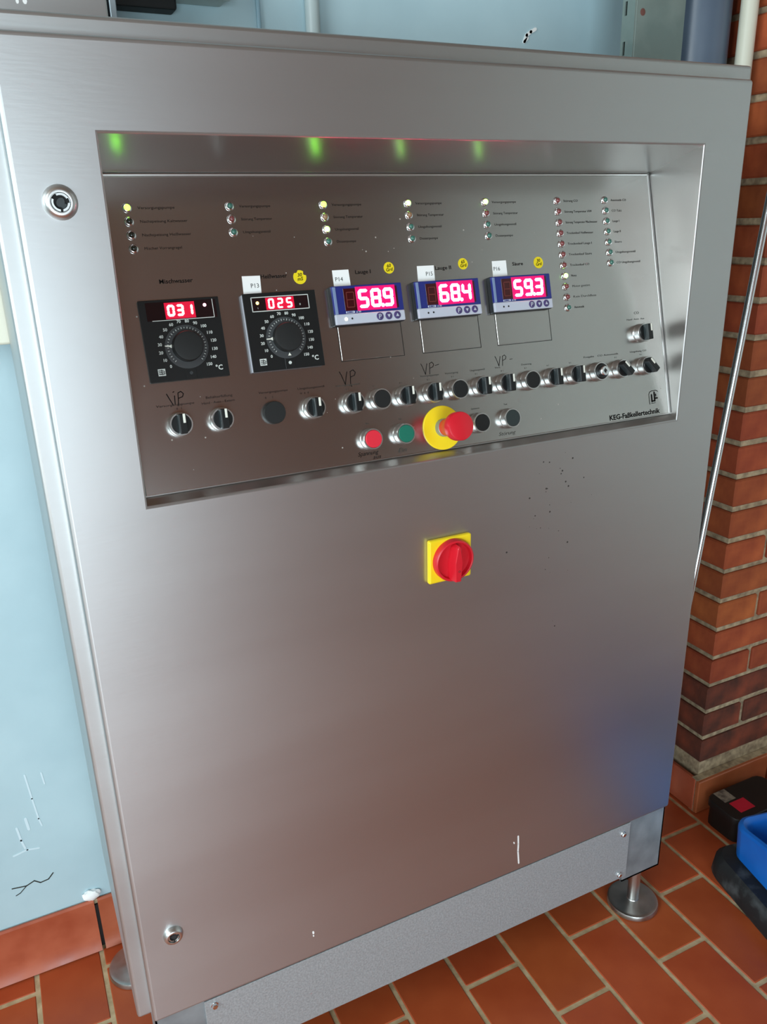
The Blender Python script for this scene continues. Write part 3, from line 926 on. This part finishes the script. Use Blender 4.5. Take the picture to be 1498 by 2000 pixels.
# ---- printing by the switches
label_on(panel, 'Versorgungspumpe', 0.1225, 0.1065, 0.047, 0.0040)
label_on(panel, '0    I', 0.1465, 0.1015, None, 0.0036)
label_on(panel, 'Behälterfüllung', 0.1845, 0.1105, 0.034, 0.0044)
label_on(panel, 'Hand - Auto - Extern', 0.1785, 0.1040, 0.042, 0.0042)
label_on(panel, 'Versorgungspumpe', 0.2535, 0.1090, 0.0395, 0.0040)
label_on(panel, '0        I', 0.2610, 0.1020, None, 0.0036)
label_on(panel, 'Umgehungsventil', 0.3067, 0.1085, 0.0375, 0.0040)
label_on(panel, 'H   A   0', 0.3095, 0.1025, None, 0.0034)
for u, s, wd in ((0.3605, 'Versorgungspumpe', 0.036), (0.4900, 'Versorgungspumpe', 0.030), (0.5300, 'Versorgung', 0.022), (0.5720, 'Umgehungsventil', 0.025), (0.6620, 'Dosierung', 0.018),
                 (0.7790, 'Freigabe', 0.020), (0.8060, 'CO Automatik', 0.042), (0.8720, 'Umgehung CO', 0.034), (0.6150, 'Vers.', 0.010)):
    label_on(panel, s, u, 0.1065, wd, 0.0036, M_FAINT if u < 0.77 else M_PRINT)
for u in (0.3750, 0.4150, 0.4560, 0.5000, 0.5400, 0.5800, 0.6250, 0.6670, 0.7080, 0.7500, 0.8400, 0.8920):
    label_on(panel, '0  I', u, 0.1010, None, 0.0030, M_FAINT)
label_on(panel, 'CO', 0.8880, 0.1665, 0.010, 0.0055, M_FAINT)
label_on(panel, 'Hand  Auto  Aus', 0.8720, 0.1575, 0.036, 0.0036, M_FAINT)
for u, s in ((0.3965, 'Aus'), (0.4480, 'Ein'), (0.5660, 'Quittieren'), (0.6230, 'Test')):
    label_on(panel, s, u, 0.0515, None, 0.0034, M_FAINT)
label_on(panel, 'KEG-Faßkellertechnik', 0.8175, 0.0045, 0.1050, 0.0112, M_PRINT, bold=0.0003)
# emblem: rounded outline with heavy letter strokes
bm = bmesh.new()
U, V = 0.9030, 0.0205
b_stroke(bm, [(U + .0005, V), (U, V + .004), (U, V + .016), (U + .002, V + .0195), (U + .006, V + .021), (U + .016, V + .021), (U + .019, V + .019)], 0.0011, 0.0, 0.0002)
b_stroke(bm, [(U + .004, V + .001), (U + .012, V + .001)], 0.0009, 0.0, 0.0002)
b_stroke(bm, [(U + .0055, V + .004), (U + .0055, V + .0145)], 0.0030, 0.0, 0.0002)
b_stroke(bm, [(U + .0055, V + .0045), (U + .0115, V + .0045)], 0.0024, 0.0, 0.0002)
b_stroke(bm, [(U + .0115, V + .0045), (U + .0115, V + .0180)], 0.0030, 0.0, 0.0002)
b_stroke(bm, [(U + .0115, V + .0085), (U + .0170, V + .0085)], 0.0026, 0.0, 0.0002)
b_stroke(bm, [(U + .0145, V + .0120), (U + .0145, V + .0150)], 0.0018, 0.0, 0.0002)
place('emblem', finish(bm, 'emblem', M_PRINT), PAN, panel)

# handwriting on the panel
def pen(strokes, u, v_, s, w=0.0009):
    bm = bmesh.new()
    for st in strokes:
        b_stroke(bm, [(u + x * s, v_ + y * s) for x, y in st], w, 0.0, 0.00025)
    place('handwriting', finish(bm, 'handwriting', M_PEN), PAN, panel)
Vs = [(0, 1.0), (0.12, 0.75), (0.36, 0.0), (0.50, 0.55), (0.62, 0.95)]
Ps = [(0.80, 0.0), (0.86, 0.5), (0.90, 0.95), (1.15, 1.05), (1.32, 0.85), (1.22, 0.62), (0.88, 0.52)]
pen([[(0.0, 0.95), (0.10, 0.70), (0.38, 0.05)], [(0.55, 0.10), (0.60, 0.75)], [(0.52, 1.05), (0.60, 1.08)], Ps], 0.1375, 0.1070, 0.0155, 0.0011)
pen([Vs, Ps, [(0.84, -.15), (0.88, -.2)]], 0.3690, 0.1085, 0.0175, 0.0010)
pen([Vs, Ps, [(1.45, 0.72), (1.85, 0.78)]], 0.4935, 0.1095, 0.0155, 0.0008)
pen([Vs, Ps, [(1.75, 0.55), (2.05, 0.57)]], 0.6175, 0.1095, 0.0145, 0.0008)
label_on(panel, 'Spannung', 0.3790, 0.0095, 0.031, 0.0080, M_PEN, shear=0.3, name='handwriting')
label_on(panel, 'aus', 0.4010, 0.0030, 0.012, 0.0075, M_PEN, shear=0.3, name='handwriting')
label_on(panel, 'Ein', 0.4400, 0.0065, 0.013, 0.0085, M_FAINT, shear=0.3, name='handwriting')
label_on(panel, 'Störung', 0.6080, 0.0075, 0.030, 0.0075, M_FAINT, shear=0.3, name='handwriting')

# dried splashes on the panel
M_SPLASH = mat('dried_splash', rgb(168, 160, 152), 0.7)
bm = bmesh.new()
rs = random.Random(11)
for k in range(60):
    u = rs.uniform(0.10, 0.93)
    v_ = rs.uniform(0.02, 0.33)
    r_ = rs.choice([0.0005, 0.0006, 0.0008, 0.0011])
    b_lathe(bm, [(r_, 0), (r_, 0.00012), (0, 0.00014)], 6, (u, v_))
sp = place('dried_splashes', finish(bm, 'dried_splashes', M_SPLASH), PAN, panel)
sp['kind'] = 'stuff'
M_DIRT = mat('dark_specks', rgb(58, 54, 50), 0.8)
bm = bmesh.new()
for k in range(34):
    x = rs.gauss(0.70, 0.035)
    z = rs.uniform(0.90, 1.075) if k < 28 else rs.uniform(0.75, 0.9)
    r_ = rs.choice([0.0005, 0.0008, 0.0012, 0.0016])
    b_lathe(bm, [(r_, 0), (r_, 0.00012), (0, 0.00014)], 7, (x, z))
sp = place('dark_specks', finish(bm, 'dark_specks', M_DIRT), DOORF, cab)
sp['kind'] = 'stuff'
# white paint scrape low on the door
bm = bmesh.new()
b_stroke(bm, [(0.6602, 0.353), (0.6612, 0.335), (0.6610, 0.318), (0.6636, 0.290)], 0.0028, 0, 0.0003)
b_stroke(bm, [(0.651, 0.343), (0.652, 0.340)], 0.002, 0, 0.0003)
b_stroke(bm, [(0.2606, 0.326), (0.2608, 0.323)], 0.003, 0, 0.0003)
b_stroke(bm, [(0.2606, 0.3185), (0.2608, 0.317)], 0.002, 0, 0.0003)
place('paint_scrape', finish(bm, 'paint_scrape', M_PAPER), DOORF, cab)

# ---- main switch on the door
ms = place('main_switch', box(-0.0362, 0.0362, -0.0345, 0.0345, 0, 0.0085, 'main_switch', M_YEL, 0.0030, 3), on_door(0.5115, 0.9338), cab)
ms['label'] = 'red rotary main switch on a yellow square plate'
place('switch_dial', lathe([(0.0325, 0.0080), (0.0325, 0.0155), (0.0318, 0.0185), (0.0300, 0.0195), (0.0285, 0.0190), (0.0270, 0.0130), (0, 0.0120)], 'switch_dial', M_RED, 48, 40), on_door(0.5135, 0.9338), ms)
bm = bmesh.new()
pts = [(-0.0085, -0.0290), (0.0085, -0.0290), (0.0100, 0.0), (0.0055, 0.0230), (0.0, 0.0275), (-0.0055, 0.0230), (-0.0100, 0.0)]
b_poly(bm, pts, 0.0115, 0.0300)
for vtx in bm.verts:
    if vtx.co.z > 0.02:
        vtx.co.x *= 0.55
bmesh.ops.bevel(bm, geom=list(bm.edges), offset=0.0012, segments=2, profile=0.5, affect='EDGES')
place('switch_handle', finish(bm, 'switch_handle', M_RED), on_door(0.5135, 0.9338) @ Matrix.Rotation(math.radians(-2), 4, 'Z'), ms)
label_on(ms, 'O', -0.0016, -0.014, None, 0.005, M_FAINT, frame=on_door(0.5135, 0.9338, 0.0301), name='handle_mark')

# ---- door locks
def lock(x, z, s, ang):
    l = place('door_lock', lathe([(0.0182 * s, 0), (0.0178 * s, 0.0022), (0.0160 * s, 0.0060 * s + .001), (0.0138 * s, 0.0082 * s + .001), (0.0122 * s, 0.0086 * s + .001), (0.0102 * s, 0.0084 * s + .001), (0.0098 * s, 0.0030), (0, 0.0030)], 'door_lock', M_SATIN, 48, 50), on_door(x, z), cab)
    place('lock_recess', lathe([(0.0096 * s, 0.0031), (0, 0.0032)], 'lock_recess', M_HOLE, 30), on_door(x, z), l)
    bm = bmesh.new()
    R0, R1 = 0.0072 * s, 0.0092 * s
    for a0, a1 in ((0.5, 2.0), (2.7, 4.6), (4.9, 6.2)):
        n = 8
        pts = [(R1 * math.cos(a0 + (a1 - a0) * k / n), R1 * math.sin(a0 + (a1 - a0) * k / n)) for k in range(n + 1)]
        pts += [(R0 * math.cos(a1 - (a1 - a0) * k / n), R0 * math.sin(a1 - (a1 - a0) * k / n)) for k in range(n + 1)]
        b_poly(bm, pts, 0.0030, 0.0072 * s)
    place('lock_ring', finish(bm, 'lock_ring', M_SATIN), on_door(x, z), l)
    bm = bmesh.new()
    b_poly(bm, [(0.0040 * s * math.cos(a), 0.0050 * s * math.sin(a)) for a in [2 * math.pi * k / 12 for k in range(12)]], 0.0030, 0.0060 * s)
    b_box(bm, 0.0005 * s, 0.0070 * s, -0.0045 * s, 0.0020 * s, 0.0030, 0.0055 * s, 0.0006, 1)
    place('lock_bit', finish(bm, 'lock_bit', M_KNOBGREY if s < 1 else M_SATIN), on_door(x, z) @ Matrix.Rotation(ang, 4, 'Z'), l)
lock(0.0440, 1.4335, 0.98, -0.6)
lock(0.0460, 0.4290, 0.82, 0.9)

# ---- plinth, corner plates, screws, feet
place('plinth_panel', box(0.077, 0.936, 0.0035, 0.0065, 0.1340, ZB - 0.004, 'plinth_panel', M_GALV, 0.0006, 1), None, cab)
def corner(x0, x1, front):
    bm = bmesh.new()
    b_box(bm, x0, x1, 0.0075, 0.0105, 0.1180, ZB - 0.004) if front else b_box(bm, x0, x1, 0.385, 0.388, 0.1180, ZB - 0.004)
    y0, y1 = (0.0075, 0.085) if front else (0.320, 0.388)
    b_box(bm, x0, x1, y0, y1, 0.1180, 0.1220)
    xs = (x1 - 0.003, x1) if x1 > 0.5 else (x0, x0 + 0.003)
    b_box(bm, xs[0], xs[1], y0, y1, 0.1180, ZB - 0.004)
    return place('corner_post', finish(bm, 'corner_post', M_GALV_PLAIN), None, cab)
corner(0.9300, 1.0300, True)
corner(0.0020, 0.1000, True)
corner(0.9300, 1.0300, False)
corner(0.0020, 0.1000, False)
screw_me = lathe([(0.0062, 0), (0.0062, 0.0012), (0.0050, 0.0015), (0.0048, 0.0052), (0.0040, 0.0058), (0, 0.0058)], 'screw', M_CHROME, 6, 20)
for x, z in ((0.9175, 0.2490), (0.9165, 0.1470), (0.0920, 0.2570), (0.0920, 0.1470)):
    place('screw', screw_me, on_door(x, z, -0.0036), cab)
foot_me = lathe([(0.0500, 0), (0.0535, 0.0020), (0.0535, 0.0090), (0.0520, 0.0120), (0.0490, 0.0130), (0.0440, 0.0120), (0.0200, 0.0150), (0.0, 0.0155)], 'levelling_foot', M_FOOT, 56)
def stem_mesh(h):
    return lathe([(0.0140, 0.0135), (0.0122, 0.0165), (0.0122, h), (0, h)], 'stem', M_SATIN, 28)
for x, y in ((1.000, 0.040), (0.033, 0.040), (0.004, 0.372), (1.000, 0.352)):
    f = place('levelling_foot', foot_me, Matrix.Translation((x, y, 0.0)), cab)
    place('stem', stem_mesh(0.1182), Matrix.Translation((x, y, 0.0)), f)

# ------------------------------------------------------------------ things round the cabinet
# chrome rod leaning against the pier
M_ROD = mat('chromed_rod', (0.72, 0.75, 0.77, 1), 0.22, 1.0)
A = Vector((1.055, 0.095, 0.004))
B = Vector((1.393, 0.1905, 2.05))
setp(place('metal_rod', tube([A, B], 0.0072, 'metal_rod', M_ROD, 16)), label='thin shiny metal rod leaning in front of the brick pier', category='rod')

# perforated channel, blue pipe and cream conduit in the corner
M_CHAN = mat('galvanised_channel', rgb(128, 148, 150), 0.5, 0.35)
noise_mix(M_CHAN, 9, rgb(112, 128, 124), rgb(142, 156, 150), rough_rng=(0.4, 0.6))
ch = setp(empty('perforated_channel', (1.14, 0.33, 0.0)), label='upright galvanised channel with slotted edge beside the blue pipe', category='channel')
CX0, CX1, CY0, CY1 = 1.0620, 1.1790, 0.3000, 0.3320
bm = bmesh.new()
b_box(bm, CX0 + 0.003, CX1, CY0, CY0 + 0.003, 0.0, 3.18, 0.001, 1)
place('web', finish(bm, 'web', M_CHAN), None, ch)
bm = bmesh.new()
SP, SL = 0.0625, 0.022
z = 0.03
zc = [1.7495 + SP * k for k in range(-27, 23)]
zc = [q for q in zc if 0.03 < q < 3.15]
ys = (CY0 + 0.020, CY0 + 0.026)
b_box(bm, CX0, CX0 + 0.003, CY0, ys[0], 0.0, 3.18)
b_box(bm, CX0, CX0 + 0.003, ys[1], CY1, 0.0, 3.18)
zp = 0.0
for q in zc:
    b_box(bm, CX0, CX0 + 0.003, ys[0], ys[1], zp, q - SL / 2)
    zp = q + SL / 2
b_box(bm, CX0, CX0 + 0.003, ys[0], ys[1], zp, 3.18)
place('slotted_flange', finish(bm, 'slotted_flange', M_CHAN), None, ch)
place('flange', box(CX1 - 0.003, CX1, CY0 + 0.003, CY1, 0.0, 3.18, 'flange', M_CHAN), None, ch)
place('back_plate', box(CX0 + 0.003, CX1 - 0.003, CY1 - 0.003, CY1, 0.0, 3.18, 'back_plate', M_CHAN), None, ch)
bm = bmesh.new()
b_lathe(bm, [(0.011, 0), (0.011, 0.0004), (0, 0.0004)], 20, (1.118, 1.777))
place('bolt_hole', finish(bm, 'bolt_hole', M_HOLE), Matrix.Translation((0, CY0, 0)) @ FRONT, ch)
bm = bmesh.new()
b_lathe(bm, [(0.006, 0), (0.005, 0.0004), (0, 0.0006)], 12, (1.080, 1.741))
place('rust_spot', finish(bm, 'rust_spot', mat('rust', rgb(110, 70, 62), 0.9)), Matrix.Translation((0, CY0, 0)) @ FRONT, ch)

M_PIPE = mat('blue_grey_painted_pipe', rgb(98, 118, 138), 0.32)
noise_mix(M_PIPE, 6, rgb(84, 98, 114), rgb(94, 108, 124), rough_rng=(0.25, 0.4))
setp(place('drain_pipe', tube([(1.262, 0.352, 0.0), (1.262, 0.352, 3.18)], 0.0600, 'drain_pipe', M_PIPE, 40)), label='thick upright blue grey painted pipe next to the brick pier', category='pipe')
M_CREAM = mat('cream_plastic', rgb(214, 214, 196), 0.45)
cd = setp(place('cream_conduit', tube([(1.3110, 0.2760, 0.0), (1.3110, 0.2760, 3.18)], 0.0158, 'cream_conduit', M_CREAM, 24)), label='upright cream plastic conduit against the brick pier', category='conduit')

# things on the blue wall above the cabinet
M_LIGHTPIPE = mat('pale_grey_pipe', rgb(178, 192, 192), 0.4)
setp(place('wall_pipe', tube([(0.517, RY1 - 0.013, 1.45), (0.517, RY1 - 0.013, 3.18)], 0.0120, 'wall_pipe', M_LIGHTPIPE, 20)), label='thin pale grey pipe running up the blue wall above the cabinet', category='pipe')
M_CABLE = mat('blue_grey_cable', rgb(140, 172, 186), 0.5)
cab_pts = [(0.418 + 0.009 * math.sin((z - 1.55) * 9.0), RY1 - 0.006, z) for z in [1.5 + 0.02 * k for k in range(60)]]
setp(place('wall_cable', tube(cab_pts, 0.0036, 'wall_cable', M_CABLE, 10)), label='thin painted cable curving up the blue wall', category='cable')
M_CASE = mat('pale_enclosure_plastic', rgb(176, 190, 186), 0.42)
M_DARKEN = mat('enclosure_gasket', rgb(46, 60, 60), 0.6)
en = setp(empty('wall_enclosure', (0.29, RY1, 1.73)), label='pale grey wall enclosure hanging above the cabinet left of the cable', category='enclosure')
place('case', box(0.2150, 0.3680, 0.4180, RY1, 1.7290, 2.02, 'case', M_CASE, 0.005, 3), None, en)
place('lid', box(0.2130, 0.3700, 0.4040, 0.4175, 1.7270, 2.022, 'lid', M_CASE, 0.004, 3), None, en)
place('lid_seal', box(0.2165, 0.3665, 0.4172, 0.4183, 1.7305, 2.018, 'lid_seal', M_DARKEN), None, en)
place('shade_block', box(0.1930, 0.2900, 0.4250, RY1 - 0.001, 1.7130, 1.7420, 'shade_block', M_BLACK_MATT, 0.003, 2), None, en)  # added black block standing in for the shade between steel box and enclosure
sb = setp(empty('steel_box', (0.05, 0.40, 1.614)), label='brushed steel box behind the top left edge of the cabinet', category='steel box')
place('housing', box(-0.24, 0.1680, 0.3000, 0.4400, 1.640, 1.95, 'housing', M_FRAME, 0.003, 2), None, sb)
place('mounting_rail', box(0.1705, 0.1790, 0.300, 0.4600, 1.630, 1.97, 'mounting_rail', M_GALV_PLAIN, 0.001, 1), None, sb)
bm = bmesh.new()
b_stroke(bm, [(0.0575, 1.679), (0.0575, 1.687)], 0.0035, 0, 0.0003)
b_stroke(bm, [(0.0665, 1.680), (0.0665, 1.688)], 0.0050, 0, 0.0003)
place('white_mark', finish(bm, 'white_mark', M_PAPER), Matrix.Translation((0, 0.2999, 0)) @ FRONT, sb)
so = setp(empty('junction_box', (-0.05, RY1, 1.25)), label='cream plastic junction box on the blue wall left of the cabinet', category='junction box')
place('case', box(-0.125, 0.030, 0.415, RY1, 1.2480, 1.392, 'case', M_CREAM, 0.004, 3), None, so)
place('lid', box(-0.127, 0.032, 0.402, 0.4145, 1.2460, 1.394, 'lid', M_CREAM, 0.004, 3), None, so)

# black box with stickers on the floor by the pier
M_BAIT = mat('black_box_plastic', rgb(24, 21, 20), 0.45)
bx = setp(empty('floor_box', (1.415, 0.11, 0.0)), label='low black plastic box with a red sticker at the foot of the brick pier', category='box')
bm = bmesh.new()
b_box(bm, 1.332, 1.512, 0.058, 0.154, 0.0005, 0.052)
top_f = [f for f in bm.faces if f.calc_center_median().z > 0.05]
bmesh.ops.bevel(bm, geom=[e for e in bm.edges if abs(e.verts[0].co.z - e.verts[1].co.z) > 0.02], offset=0.022, segments=3, profile=0.5, affect='EDGES')
place('base', finish(bm, 'base', M_BAIT), None, bx)
bm = bmesh.new()
b_box(bm, 1.328, 1.516, 0.054, 0.158, 0.0525, 0.070)
bmesh.ops.bevel(bm, geom=[e for e in bm.edges if abs(e.verts[0].co.z - e.verts[1].co.z) > 0.01], offset=0.024, segments=3, profile=0.5, affect='EDGES')
bmesh.ops.bevel(bm, geom=[e for e in bm.edges if e.verts[0].co.z > 0.065 and e.verts[1].co.z > 0.065], offset=0.004, segments=2, profile=0.5, affect='EDGES')
place('lid', finish(bm, 'lid', M_BAIT), None, bx)
place('red_sticker', box(1.360, 1.407, 0.076, 0.112, 0.0700, 0.0704, 'red_sticker', mat('red_sticker_paper', rgb(205, 22, 52), 0.5)), None, bx)
M_GREYLBL = mat('worn_grey_label', rgb(128, 116, 104), 0.7)
noise_mix(M_GREYLBL, 90, rgb(92, 82, 74), rgb(150, 138, 122), 3)
place('grey_label', box(1.354, 1.390, 0.118, 0.155, 0.0700, 0.0704, 'grey_label', M_GREYLBL), None, bx)

# blue tub on a black rubber base
M_TUB = mat('blue_plastic', rgb(18, 104, 200), 0.32)
noise_mix(M_TUB, 7, rgb(14, 94, 188), rgb(24, 114, 210), rough_rng=(0.26, 0.42))
M_RUB = mat('scuffed_black_rubber', rgb(38, 42, 44), 0.65)
noise_mix(M_RUB, 26, rgb(28, 31, 33), rgb(92, 98, 100), 8, 0.5, 0.85, bump=0.4, bump_scale=50)
tub = setp(empty('plastic_tub', (1.33, -0.2, 0.0)), label='blue moulded plastic tub on a scuffed black rubber base', category='tub')
Lm = Matrix(((0.979, -0.204, 0, 1.205), (-0.204, -0.979, 0, 0.0), (0, 0, 1, 0), (0, 0, 0, 1)))
# (local x to the right, local y towards the camera)
def loop(b0, b1, a0, a1, r, n=5):
    pts = []
    for cx, cy, s in ((b1 - r, a1 - r, 0), (b0 + r, a1 - r, 1), (b0 + r, a0 + r, 2), (b1 - r, a0 + r, 3)):
        for k in range(n + 1):
            a = math.pi / 2 * (s + k / n)
            pts.append((cx + r * math.cos(a), cy + r * math.sin(a)))
    return pts
def loft(sections, name, m, cap0=True, cap1=True, angle=40):
    bm = bmesh.new()
    R_ = [[bm.verts.new(q) for q in sec] for sec in sections]
    n = len(R_[0])
    for A_, B_ in zip(R_, R_[1:]):
        for k in range(n):
            bm.faces.new((A_[k], A_[(k + 1) % n], B_[(k + 1) % n], B_[k]))
    if cap0:
        bm.faces.new(R_[0][::-1])
    if cap1:
        bm.faces.new(R_[-1])
    return finish(bm, name, m, angle)
sec = lambda pts, zf: [(x, y, zf(x, y)) for x, y in pts]
base_me = loft([sec(loop(0.004, 0.36, -0.045, 0.44, 0.045), lambda x, y: 0.0008), sec(loop(0.0, 0.364, -0.049, 0.444, 0.047), lambda x, y: 0.010),
                sec(loop(0.004, 0.36, -0.045, 0.44, 0.045), lambda x, y: 0.046), sec(loop(0.014, 0.35, -0.035, 0.43, 0.040), lambda x, y: 0.058)], 'rubber_base', M_RUB)
place('rubber_base', base_me, Lm, tub)
def rise(y, lo, hi):
    t = min(1.0, max(0.0, (y - 0.10) / 0.14))
    t = t * t * (3 - 2 * t)
    return lo + (hi - lo) * t
tub_me = loft([sec(loop(0.046, 0.335, -0.010, 0.41, 0.030), lambda x, y: 0.0585),
               sec(loop(0.040, 0.341, -0.016, 0.416, 0.032), lambda x, y: 0.066),
               sec(loop(0.036, 0.345, -0.020, 0.420, 0.034), lambda x, y: rise(y, 0.140, 0.21)),
               sec(loop(0.038, 0.343, -0.018, 0.418, 0.033), lambda x, y: rise(y, 0.147, 0.218)),
               sec(loop(0.044, 0.337, -0.012, 0.412, 0.030), lambda x, y: rise(y, 0.150, 0.221)),
               sec(loop(0.050, 0.331, -0.006, 0.406, 0.027), lambda x, y: rise(y, 0.146, 0.217)),
               sec(loop(0.054, 0.327, -0.002, 0.402, 0.025), lambda x, y: rise(y, 0.135, 0.20)),
               sec(loop(0.058, 0.323, 0.002, 0.398, 0.022), lambda x, y: 0.080)], 'tub_shell', M_TUB)
place('tub_shell', tub_me, Lm, tub)
